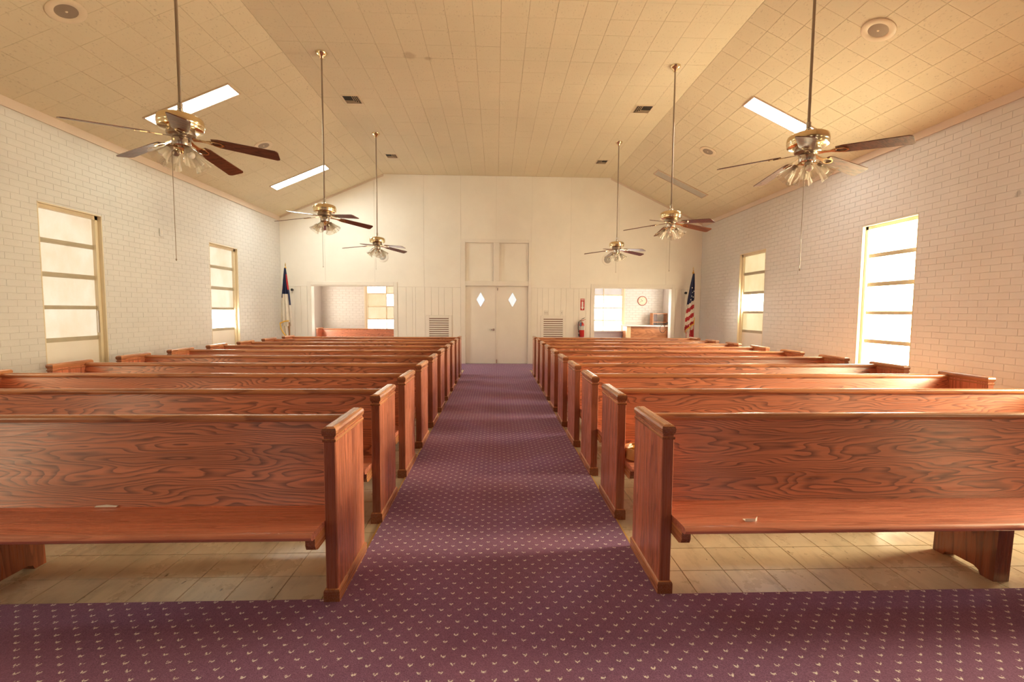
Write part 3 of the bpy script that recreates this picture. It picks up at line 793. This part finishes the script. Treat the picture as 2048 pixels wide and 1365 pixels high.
# pull chain: a length of fine ball chain hung from the switch housing
def chain(parent, dx, dy, ln):
    m = MB(); m.tube([(dx, dy, -.06), (dx, dy, -.06-ln)], .0022, 6)
    m.lathe([(.001, -.06-ln-.02), (.005, -.06-ln-.014), (.005, -.06-ln-.004), (.001, -.06-ln)], 8, (dx, dy, 0))
    m.build('pull_chain', 'rod', parent)
index_kids()
FANS = [(-2.335, 3.53, 14.5, 'nearest brass ceiling fan on the left, before the larger bright ceiling light', -.045, .84),
        (-2.335, 6.35, 36.5, 'second brass ceiling fan on the left, middle of the left row', -.02, .62),
        (-2.335, 9.09, 45, 'farthest brass ceiling fan on the left, near the back wall', -.02, .4),
        (2.48, 3.62, 18.5, 'nearest brass ceiling fan on the right, before the white ceiling light', -.045, .86),
        (2.48, 6.45, 14, 'second brass ceiling fan on the right, below the unlit ceiling light', -.02, .62),
        (2.465, 9.29, 21, 'farthest brass ceiling fan on the right, near the back wall', -.02, .4)]
for k, (x, y, ph, lb, cx, ln) in enumerate(FANS):
    f = fan0 if k == 0 else copy_tree(fan0)
    f.location = (x, y, 2.66); f.rotation_euler = (0, 0, math.radians(ph)); f['label'] = lb
    a = math.radians(-ph); d = Matrix.Rotation(a, 4, 'Z') @ Vector((cx, -.04, 0))
    FANS[k] = (f, d.x, d.y, ln)
for f, dx, dy, ln in FANS: chain(f, dx, dy, ln)

# ------------------------------------------------------------------ things on the ceiling
def on_slope(side, x, y):
    """matrix whose -z points out of the ceiling at (x, y)"""
    if side == 'F': return Matrix.Translation((x, y, ZC))
    A, B = ((XL, ZL), (BL, ZC)) if side == 'L' else ((BR, ZC), (XR, ZR))
    ang = -math.atan2(B[1]-A[1], B[0]-A[0])
    return Matrix.Translation((x, y, ceil_z(x))) @ Matrix.Rotation(ang, 4, 'Y')
def fixture(side, x, y, lit, label):
    t = thing('ceiling_light', label, 'light', (0, 0, 0), 0, 'recessed fluorescent ceiling lights'); t.matrix_world = on_slope(side, x, y)
    L, W = .628, .155
    f = MB()
    for a in ((-L, L, -W, -W+.022), (-L, L, W-.022, W), (-L, -L+.022, -W+.022, W-.022), (L-.022, L, -W+.022, W-.022)): f.box(*a, -.016, .002, .003)
    f.build('frame', 'fixture', t)
    MB().box(-L+.02, L-.02, -W+.02, W-.02, -.009, -.004).build('diffuser', lit, t)
fixture('L', -4.235, 6.66, 'tube_left', 'long bright ceiling light on the left slope, above the nearest fan')
fixture('L', -4.215, 10.08, 'tube_far', 'long bright ceiling light on the left slope, farther from the camera')
fixture('R', 4.225, 6.68, 'tube_right', 'glaring white ceiling light on the right slope')
fixture('R', 4.125, 10.21, 'diff_off', 'unlit grey ceiling light on the right slope')
def speaker(side, x, y, label):
    t = thing('ceiling_speaker', label, 'speaker', (0, 0, 0), 0, 'round ceiling speakers'); t.matrix_world = on_slope(side, x, y)
    m = MB(); m.lathe([(.158, .0), (.158, -.008), (.150, -.014), (.100, -.012), (.092, -.006), (.092, 0)], 40, cap=False); m.build('baffle_ring', 'spk', t, True)
    m = MB(); m.lathe([(.001, -.010), (.050, -.009), (.093, -.006), (.093, -.003), (.001, -.003)], 36); m.build('grille', 'spk_grille', t, True)
    m = MB(); m.lathe([(.001, -.014), (.010, -.013), (.013, -.009), (.001, -.009)], 14); m.build('dust_cap', 'spk', t, True)
speaker('L', -4.161, 4.722, 'round ceiling speaker at the top left, nearest the camera')
speaker('R', 3.959, 4.767, 'round ceiling speaker at the top right, nearest the camera')
speaker('L', -4.108, 8.341, 'round ceiling speaker on the left slope beyond the nearest fan')
speaker('R', 3.901, 8.436, 'round ceiling speaker on the right slope between the two lights')
def diffuser(x, y, w_, d_, mir, label):
    t = thing('ceiling_vent', label, 'vent', (x, y, ZC), 0, 'square louvered ceiling vents')
    a, b = w_/2, d_/2; m = MB()
    for q in ((-a, a, -b, -b+.02), (-a, a, b-.02, b), (-a, -a+.02, -b+.02, b-.02), (a-.02, a, -b+.02, b-.02)): m.box(*q, -.008, .001, .002)
    m.build('frame', 'spk', t)
    MB().box(-a+.018, a-.018, -b+.018, b-.018, -.002, .0).build('duct', 'vent_dark', t)
    for k in range(4):
        o0 = .026+.030*k; m = MB(); r, f_ = a-o0, b-o0
        xs_ = (r-.007, r) if mir > 0 else (-r, -r+.007)
        m.box(xs_[0], xs_[1], -b+.022, f_, -.012, -.003); m.box(*((-a+.022, r-.007) if mir > 0 else (-r+.007, a-.022)), f_-.007, f_, -.012, -.003)
        m.build('louver', 'vent_metal', t)
diffuser(-2.347, 7.688, .29, .30, 1, 'dark square ceiling vent on the left, nearer the camera')
diffuser(-2.323, 10.37, .27, .28, 1, 'dark square ceiling vent on the left, near the back wall')
diffuser(2.463, 7.80, .31, .30, -1, 'dark square ceiling vent on the right, nearer the camera')
diffuser(2.40, 10.51, .27, .28, -1, 'dark square ceiling vent on the right, near the back wall')

# ------------------------------------------------------------------ things on the back wall
RX = Matrix.Rotation(PI/2, 4, 'X')       # lathe axis towards the room (-y)
def wall_speaker(x, z, label):
    t = thing('wall_speaker', label, 'speaker', (x, YB, z), 0, 'round speakers on the back wall')
    m = MB(); m.lathe([(.150, 0), (.150, .006), (.144, .010), (.095, .010), (.092, .004)], 40, (0, 0, 0), RX, False); m.build('baffle_ring', 'panel', t, True)
    m = MB(); m.lathe([(.001, .012), (.060, .011), (.092, .006), (.092, .001), (.001, .001)], 32, (0, 0, 0), RX); m.build('grille', 'grille_grey', t, True)
    m = MB(); m.lathe([(.001, .018), (.010, .017), (.014, .011), (.001, .011)], 14, (0, 0, 0), RX); m.build('dust_cap', 'white', t, True)
wall_speaker(-2.889, 2.751, 'round speaker on the back wall, left of the doors'); wall_speaker(2.882, 2.724, 'round speaker on the back wall, right of the doors')
def return_grille(x0, x1, gx0, gx1, label):
    t = thing('return_grille', label, 'vent', ((x0+x1)/2, YB, .45), 0, 'white return air grilles beside the doors')
    c = (x0+x1)/2; a, b, ga, gb = x0-c, x1-c, gx0-c, gx1-c; z0, z1, g0, g1 = 0, .812, .075, .736
    m = MB()
    m.box(a, ga, -.022, 0, z0, z1, .004); m.box(gb, b, -.022, 0, z0, z1, .004); m.box(ga, gb, -.022, 0, z0, g0, .004); m.box(ga, gb, -.022, 0, g1, z1, .004)
    m.build('frame', 'trim', t)
    MB().box(ga-.004, gb+.004, -.003, -.0005, g0-.004, g1+.004).build('duct', 'return_dark', t)
    for k in range(12):
        z = g1-.021-.0557*k
        if z-.035 < g0: break
        s = MB(); s.prism([(-.019, z-.034), (-.016, z-.034), (-.005, z), (-.008, z)][::1], 'x', ga, gb); s.build('slat', 'trim', t)
        s = MB(); s.box(ga, gb, -.020, -.016, z-.036, z-.004); s.build('slat', 'trim', t)
return_grille(-1.792, -1.138, -1.713, -1.214, 'white louvered return air grille left of the doors'); return_grille(1.164, 1.804, 1.237, 1.740, 'white louvered return air grille right of the doors')
def plate(name, x, z, w_, label, cat, holes):
    t = thing(name, label, cat, (x, YB, z))
    MB().box(-w_/2, w_/2, -.006, 0, -.058, .058, .003).build('cover_plate', 'white', t)
    for hx_, hz_ in holes: MB().box(hx_-.006, hx_+.006, -.012, -.004, hz_-.011, hz_+.011, .002).build('toggle', 'spk_grille', t)
plate('light_switch', 1.300, 1.342, .115, 'double light switch plate above the right grille, nearer the doors', 'switch', [(-.024, 0), (.024, 0)])
plate('outlet_plate', 1.704, 1.344, .07, 'single wall plate above the right grille, toward the extinguisher', 'outlet', [(0, 0)])
t = thing('outlet_plate', 'white cover plate high on the left brick wall between the windows', 'outlet', (XL+.004, 7.657, 2.62))
MB().box(0, .008, -.04, .04, -.065, .065, .003).build('cover_plate', 'brick', t); MB().box(.007, .010, -.012, .012, -.028, .028, .001).build('blank_insert', 'white', t)
# arrow sign over the extinguisher (flat printed card)
t = thing('extinguisher_sign', 'red sign with white down arrow above the fire extinguisher', 'sign', (2.248, YB, 1.415))
MB().box(-.052, .052, -.004, 0, 0, .305, .001).build('sign_board', 'red', t)
a = MB()
a.box(-.022, .022, -.0052, -.0038, .075, .225); a.add([(-.040, -.0052, .078), (.040, -.0052, .078), (0, -.0052, .012), (-.040, -.0038, .078), (.040, -.0038, .078), (0, -.0038, .012)], [(0,1,2), (3,5,4), (0,3,4,1), (1,4,5,2), (2,5,3,0)])
a.build('arrow', 'paper', t)
a = MB(); a.box(-.046, .046, -.0052, -.0038, .283, .293); a.build('header_bar', 'paper', t)
def text(body, size, loc, rot, mat, parent, name, ext=.0006):
    cu = bpy.data.curves.new(name, 'FONT'); cu.body = body; cu.size = size; cu.align_x = 'CENTER'; cu.align_y = 'CENTER'; cu.extrude = ext
    tmp = bpy.data.objects.new('tmp', cu); COL.objects.link(tmp)
    dg = bpy.context.evaluated_depsgraph_get(); me = bpy.data.meshes.new_from_object(tmp.evaluated_get(dg)); me.name = name
    bpy.data.objects.remove(tmp); me.materials.clear(); me.materials.append(M[mat])
    me.transform(Matrix.Translation(loc) @ rot); return link(name, me, parent)
text('FIRE', .036, (0, -.0048, .258), RX, 'paper', t, 'lettering')
text('EXTINGUISHER', .0165, (0, -.0058, .150), RX @ Matrix.Rotation(-PI/2, 4, 'Z'), 'red', t, 'lettering')
# extinguisher
t = thing('fire_extinguisher', 'red fire extinguisher with black hose hanging on the back wall', 'extinguisher', (2.222, YB-.085, .72))
m = MB(); m.lathe([(.001, .0), (.060, .0), (.068, .012), (.068, .300), (.060, .335), (.038, .365), (.024, .378), (.022, .392), (.001, .392)], 28); cyl = m.build('cylinder', 'red', t, True)
m = MB(); m.lathe([(.0690, .185), (.0690, .295)], 28, cap=False); m.build('label_band', 'label_grey', cyl, True)
m = MB(); m.lathe([(.001, .390), (.026, .390), (.026, .420), (.018, .430), (.001, .430)], 16); m.build('valve', 'nickel', t, True)
m = MB(); m.prism([(-.02, .425), (.03, .428), (.095, .455), (.098, .463), (.02, .442), (-.02, .442)], 'y', -.012, .012); m.build('carry_handle', 'red', t)
m = MB(); m.prism([(-.01, .452), (.045, .475), (.080, .500), (.078, .508), (.03, .486), (-.015, .462)], 'y', -.010, .010); m.build('squeeze_lever', 'black', t)
m = MB(); m.tube([(-.010, -.01, .415), (-.050, -.02, .425), (-.085, -.03, .390), (-.098, -.035, .320), (-.096, -.035, .230), (-.086, -.035, .140), (-.078, -.03, .085)], .0095, 8); m.build('hose', 'black', t, True)
m = MB(); m.tube([(-.078, -.03, .090), (-.072, -.03, .060), (-.068, -.03, .020)], [.011, .015, .017], 10); m.build('nozzle', 'black', t, True)
m = MB(); m.lathe([(.013, .0), (.0135, .022)], 10, (-.081, -.031, .095)); m.build('hose_clip', 'white', t)
m = MB(); m.add([(-.062, -.075, .375), (-.020, -.078, .385), (-.022, -.080, .285), (-.055, -.078, .275), (-.062, -.073, .375), (-.020, -.076, .385), (-.022, -.078, .285), (-.055, -.076, .275)], [(0,1,2,3), (7,6,5,4), (0,4,5,1), (1,5,6,2), (2,6,7,3), (3,7,4,0)]); m.build('inspection_tag', 'blue_tag', t)
MB().box(-.03, .03, .060, .085, .15, .40, .004).build('wall_bracket', 'nickel', t)
# small round knobs near the corners
for x, z, lb in ((-5.149, 1.885, 'small dark round hook on the back wall beside the white and navy flag'), (4.944, 1.883, 'small dark round hook on the back wall beside the striped flag')):
    t = thing('wall_hook', lb, 'hook', (x, YB, z), 0, 'small hooks near the back corners')
    m = MB(); m.lathe([(.024, 0), (.024, .008), (.010, .014), (.010, .040)], 16, (0, 0, 0), RX); m.build('base', 'nickel', t, True)
    m = MB(); m.lathe([(.010, .038), (.028, .046), (.034, .062), (.026, .078), (.001, .082)], 18, (0, 0, 0), RX); m.build('head', 'black', t, True)

# ------------------------------------------------------------------ flags in the two back corners
def flag_stand(t, x=0):
    m = MB(); m.lathe([(.001, 0), (.16, 0), (.165, .012), (.13, .03), (.05, .05), (.028, .07), (.022, .16), (.001, .16)], 24); m.build('stand', 'brass', t, True)
    m = MB(); m.lathe([(.013, .05), (.013, 2.44)], 12); m.build('pole', 'pole', t, True)
    m = MB(); m.lathe([(.013, 2.395), (.020, 2.41), (.016, 2.425), (.010, 2.435), (.014, 2.455), (.016, 2.475), (.008, 2.50), (.001, 2.525)], 14); m.build('finial', 'brass', t, True)
def drape(rows, n, colour, folds, depth):
    """cloth hung from a pole: rows = (z, left, right); pleated front with real folds"""
    mb = MB(); V = []; th = .004
    for side in (0, 1):
        for (z, xl, xr) in rows:
            for i in range(n+1):
                u = i/n; amp = depth*min(1., (xr-xl)/.12)
                y = -.025-amp*(.5+.5*math.cos(folds*2*PI*u+z*1.1))-.02*math.sin(PI*u)+side*th
                zz = z+.0
                V.append((xl+(xr-xl)*u, y, zz))
    return mb, V
def flag_mesh(rows, n, folds, depth, colour, mats, dz):
    mb, V = drape(rows, n, None, folds, depth); R_n = len(rows); K = R_n*(n+1)
    V = [(x, y, z+dz((i % (n+1))/n, (i % K)//(n+1)/(R_n-1))) for i, (x, y, z) in enumerate(V)]
    mb.v = V
    idx = lambda s, r, i: s*K+r*(n+1)+i
    for s in (0, 1):
        for r in range(R_n-1):
            for i in range(n):
                q = (idx(s, r, i), idx(s, r, i+1), idx(s, r+1, i+1), idx(s, r+1, i)); mb.f.append(q if s == 0 else q[::-1]); mb.mi.append(colour((i+.5)/n, rows, r))
    for r in range(R_n-1):
        for i in (0, n): mb.f.append((idx(0, r, i), idx(0, r+1, i), idx(1, r+1, i), idx(1, r, i))); mb.mi.append(colour(i/n, rows, r))
    for i in range(n):
        for r in (0, R_n-1): mb.f.append((idx(0, r, i), idx(0, r, i+1), idx(1, r, i+1), idx(1, r, i))); mb.mi.append(colour((i+.5)/n, rows, min(r, R_n-2)))
    me = mb.mesh('flag_cloth', mats, True); return me
def interp(tab, z):
    for (z0, a0, b0), (z1, a1, b1) in zip(tab[:-1], tab[1:]):
        if z0 >= z >= z1:
            k = (z0-z)/(z0-z1); return a0+(a1-a0)*k, b0+(b1-b0)*k
    return tab[-1][1:]
# left: white flag with a navy canton and a red cross, only the edges of the cross showing
FX = -5.165; t = thing('flag_on_pole', 'furled white flag with navy top and gold fringe, left back corner', 'flag', (FX, 11.385, .012), 0, 'flags on poles in the back corners'); flag_stand(t)
tabL = [(2.385, -.018, .020), (2.10, -.050, .060), (1.77, -.085, .105), (1.45, -.105, .135), (.98, -.125, .160)]
rowsL = []
for k in range(57):
    z = 2.385-k*.025; a, b = interp(tabL, z); rowsL.append((z, a, b))
def colL(u, rows, r):
    z = rows[r][0]
    if z > 1.78 or (u < .10 and z > 1.66) or (u > .86 and z > 1.50):
        if 1.86 < z < 2.26 and (u > .80 and z < 2.28): return 1
        if 1.86 < z < 2.10 and u < .12: return 1
        return 0
    return 2
me = flag_mesh(rowsL, 36, 3, .055, colL, ['navy', 'flag_red', 'flag_white'], lambda u, v: -.02*math.sin(3*u)*v)
link('flag_cloth', me, t)
m = MB(); m.tube([(-.115, -.115, .985+.05), (-.06, -.120, 1.0+.06), (.02, -.12, 1.03+.06), (.10, -.12, 1.045+.05)], .016, 8); m.tube([(-.112, -.11, 1.02), (-.085, -.12, .90), (-.035, -.12, .80), (.02, -.12, .73)], .015, 8); m.build('fringe', 'gold', t, True)
rowsT = [(1.06-k*.025, -.09+.004*k, .10) for k in range(17)]
link('flag_tail', flag_mesh(rowsT, 16, 2, .04, lambda u, r_, k: 1 if u > .7 else 0, ['flag_white', 'pole'], lambda u, v: 0), t)
m = MB(); m.lathe([(.017, 2.375), (.024, 2.385), (.022, 2.40), (.014, 2.41)], 12); m.build('collar', 'gold', t, True)
# right: national flag, canton with stars above slanting stripes
FX = 4.988+.006; t = thing('flag_on_pole', 'furled stars and stripes flag with gold fringe, right back corner', 'flag', (FX, 11.385, .012), 0, 'flags on poles in the back corners'); flag_stand(t)
tabR = [(2.345, -.020, .022), (2.05, -.085, .030), (1.62, -.155, .030), (1.25, -.195, .025), (.86, -.215, .020)]
rowsR = []
for k in range(62):
    z = 2.345-k*.024; a, b = interp(tabR, z); rowsR.append((z, a, b))
def colR(u, rows, r):
    z = rows[r][0]-(u-.5)*.13
    if z > 1.635: return 0
    return 1+int((1.635-z)/.108) % 2
def dzR(u, v): return .055*(u-.5)*v
me = flag_mesh(rowsR, 40, 2, .055, colR, ['navy', 'flag_white', 'flag_red'], dzR); fo = link('flag_cloth', me, t)
for sx, sz in ((-.062, 1.985), (-.048, 1.868), (-.066, 1.775), (-.030, 1.752), (-.088, 1.685), (-.015, 1.90)):
    m = MB(); p = []
    for k in range(10):
        a = PI/2+k*PI/5; r = .017 if k % 2 == 0 else .007; p.append((sx+r*math.cos(a), sz+r*math.sin(a)))
    m.prism(p, 'y', -.112, -.106); m.build('star', 'paper', fo)
m = MB(); m.tube([(-.212, -.10, .86), (-.185, -.115, .93), (-.12, -.12, .975), (-.05, -.12, 1.045), (.012, -.115, 1.075)], .015, 8); m.tube([(.016, -.10, 1.075), (.024, -.09, 1.16), (.024, -.09, 1.24)], .010, 8); m.build('fringe', 'gold', t, True)
rowsT = [(1.05-k*.025, -.19+.002*k, .035) for k in range(20)]
link('flag_tail', flag_mesh(rowsT, 24, 2, .05, lambda u, r_, k: 1 if .25 < u+(k*.012) < .5 else 0, ['flag_red', 'flag_white'], lambda u, v: 0), t)
m = MB(); m.lathe([(.017, 2.335), (.026, 2.35), (.022, 2.38), (.014, 2.40)], 12); m.build('collar', 'gold', t, True)

# ------------------------------------------------------------------ things in the room beyond the right opening
t = thing('wall_clock', 'round wall clock with red rim beyond the right opening', 'clock', (4.682, VY, 1.735))
m = MB(); m.lathe([(.150, 0), (.152, .025), (.146, .034), (.134, .034), (.130, .022)], 40, (0, 0, 0), RX, False); m.build('rim', 'clockrim', t, True)
m = MB(); m.lathe([(.001, .020), (.133, .020), (.133, .004), (.001, .004)], 40, (0, 0, 0), RX); fc = m.build('face', 'clockface', t)
for k in range(12):
    a = PI/2-(k+1)*PI/6; text(str(k+1), .030, (.107*math.cos(a), -.0212, .107*math.sin(a)), RX, 'black', fc, 'numeral')
for nm, ln, a_, wd in (('hour_hand', .065, 130, .005), ('minute_hand', .095, 210, .0035)):
    m = MB(); m.box(-.015, ln, -.0245, -.0225, -wd, wd); me = m.mesh(nm, 'black'); me.transform(Matrix.Rotation(-math.radians(a_), 4, 'Y')); link(nm, me, t)
m = MB(); m.lathe([(.001, .027), (.007, .026), (.008, .020), (.001, .020)], 12, (0, 0, 0), RX); m.build('centre_cap', 'black', t)
t = thing('counter', 'wooden counter with white top beyond the right opening', 'counter', (4.60, 13.8, .008))
MB().box(-.77, .75, -.02, .58, .925, .962, .004).build('worktop', 'counter_top', t)
MB().box(-.43, .74, .06, .09, .0, .925).build('front_panel', 'counter_wood', t)
MB().box(-.55, -.43, .05, .16, .0, .925, .004).build('corner_post', 'post', t)
MB().box(-.55, -.50, .16, .56, .0, .925).build('side_panel', 'counter_wood', t); MB().box(.70, .74, .09, .56, .0, .925).build('side_panel', 'counter_wood', t)
t = thing('cubby_shelf', 'small open wooden cubby shelf standing on the white-topped counter', 'shelf', (5.13, 13.98, .97))
MB().box(-.235, -.215, 0, .26, 0, .375, .002).build('side_panel', 'counter_wood', t); MB().box(.195, .222, 0, .26, 0, .375, .002).build('side_panel', 'counter_wood', t)
MB().box(-.215, .195, 0, .26, .345, .375, .002).build('top_board', 'counter_wood', t); MB().box(-.215, .195, 0, .26, .085, .105, .002).build('shelf_board', 'counter_wood', t)
MB().box(-.215, -.02, .22, .24, .0, .345).build('back_panel', 'oak_dark', t)
t = thing('cable', 'black coiled cable hanging over the front edge of the counter', 'cable', (5.20, 13.745, .985))
pts = []
for i in range(25):
    a = PI*.15+i/24*PI*1.75; pts.append((-.07+.085*math.cos(a), -.0+.01*math.sin(2*a), -.115+.125*math.sin(a)))
m = MB(); m.tube(pts, .0075, 8); m.tube([(.0, 0, -.02), (.04, .06, .02), (.09, .12, .03)], .0075, 8); m.build('cord', 'black', t, True)
m = MB(); m.tube([(.03, .07, .03), (.07, .09, .05), (.12, .10, .06)], .016, 10); m.build('plug', 'black', t, True)

# ------------------------------------------------------------------ small things left on the pews
t = thing('folded_card', 'small white folded card lying on the front right pew seat', 'card', (1.203, 2.035, .405))
m = MB(); m.add([(-.032, -.016, 0), (.014, -.020, 0), (.032, -.004, .0), (-.032, -.017, .016), (.014, -.021, .016), (.032, -.005, .020), (-.030, -.0145, 0), (.014, -.0185, 0), (.031, -.0025, 0), (-.030, -.0155, .016), (.014, -.0195, .016), (.031, -.0035, .020)],
      [(0,1,4,3), (1,2,5,4), (6,9,10,7), (7,10,11,8), (3,4,10,9), (4,5,11,10), (0,3,9,6), (2,8,11,5), (0,6,7,1), (1,7,8,2)]); m.build('front_leaf', 'paper', t)
MB().box(-.030, .012, -.014, .012, .0, .0015).build('inner_leaf', 'paper', t)
t = MB().add([(-2.015, 2.288, .384), (-1.91, 2.288, .384), (-1.90, 2.292, .390), (-1.96, 2.294, .394), (-2.01, 2.293, .389), (-2.015, 2.290, .384), (-1.91, 2.290, .384), (-1.90, 2.294, .390), (-1.96, 2.296, .394), (-2.01, 2.295, .389)], [(0,1,2,3,4), (9,8,7,6,5), (0,5,6,1), (1,6,7,2), (2,7,8,3), (3,8,9,4), (4,9,5,0)]).build('paper_scrap', 'paper')
tag(t, 'torn white paper scrap caught at the foot of the front left pew backrest', 'paper')
t = thing('round_box', 'round tan box filled with red and white packets on the second right pew', 'box', (.955, 2.945, .409))
m = MB(); m.lathe([(.001, 0), (.088, 0), (.090, .004), (.090, .074), (.084, .074), (.083, .008), (.001, .008)], 32); m.build('box_wall', 'basket', t, True)
for k in range(7):
    a = k*2.4; r = .052 if k else 0; m = MB(); m.box(-.028, .028, -.018, .018, .050, .062, .003)
    me = m.mesh('packet', ['candy_red', 'paper', 'candy_yellow', 'candy_red', 'paper', 'candy_red', 'candy_yellow'][k]); me.transform(Matrix.Translation((r*math.cos(a), r*math.sin(a), .008*(k % 3)+.008)) @ Matrix.Rotation(a*1.7, 4, 'Z') @ Matrix.Rotation(.35, 4, 'X')); link('packet', me, t)
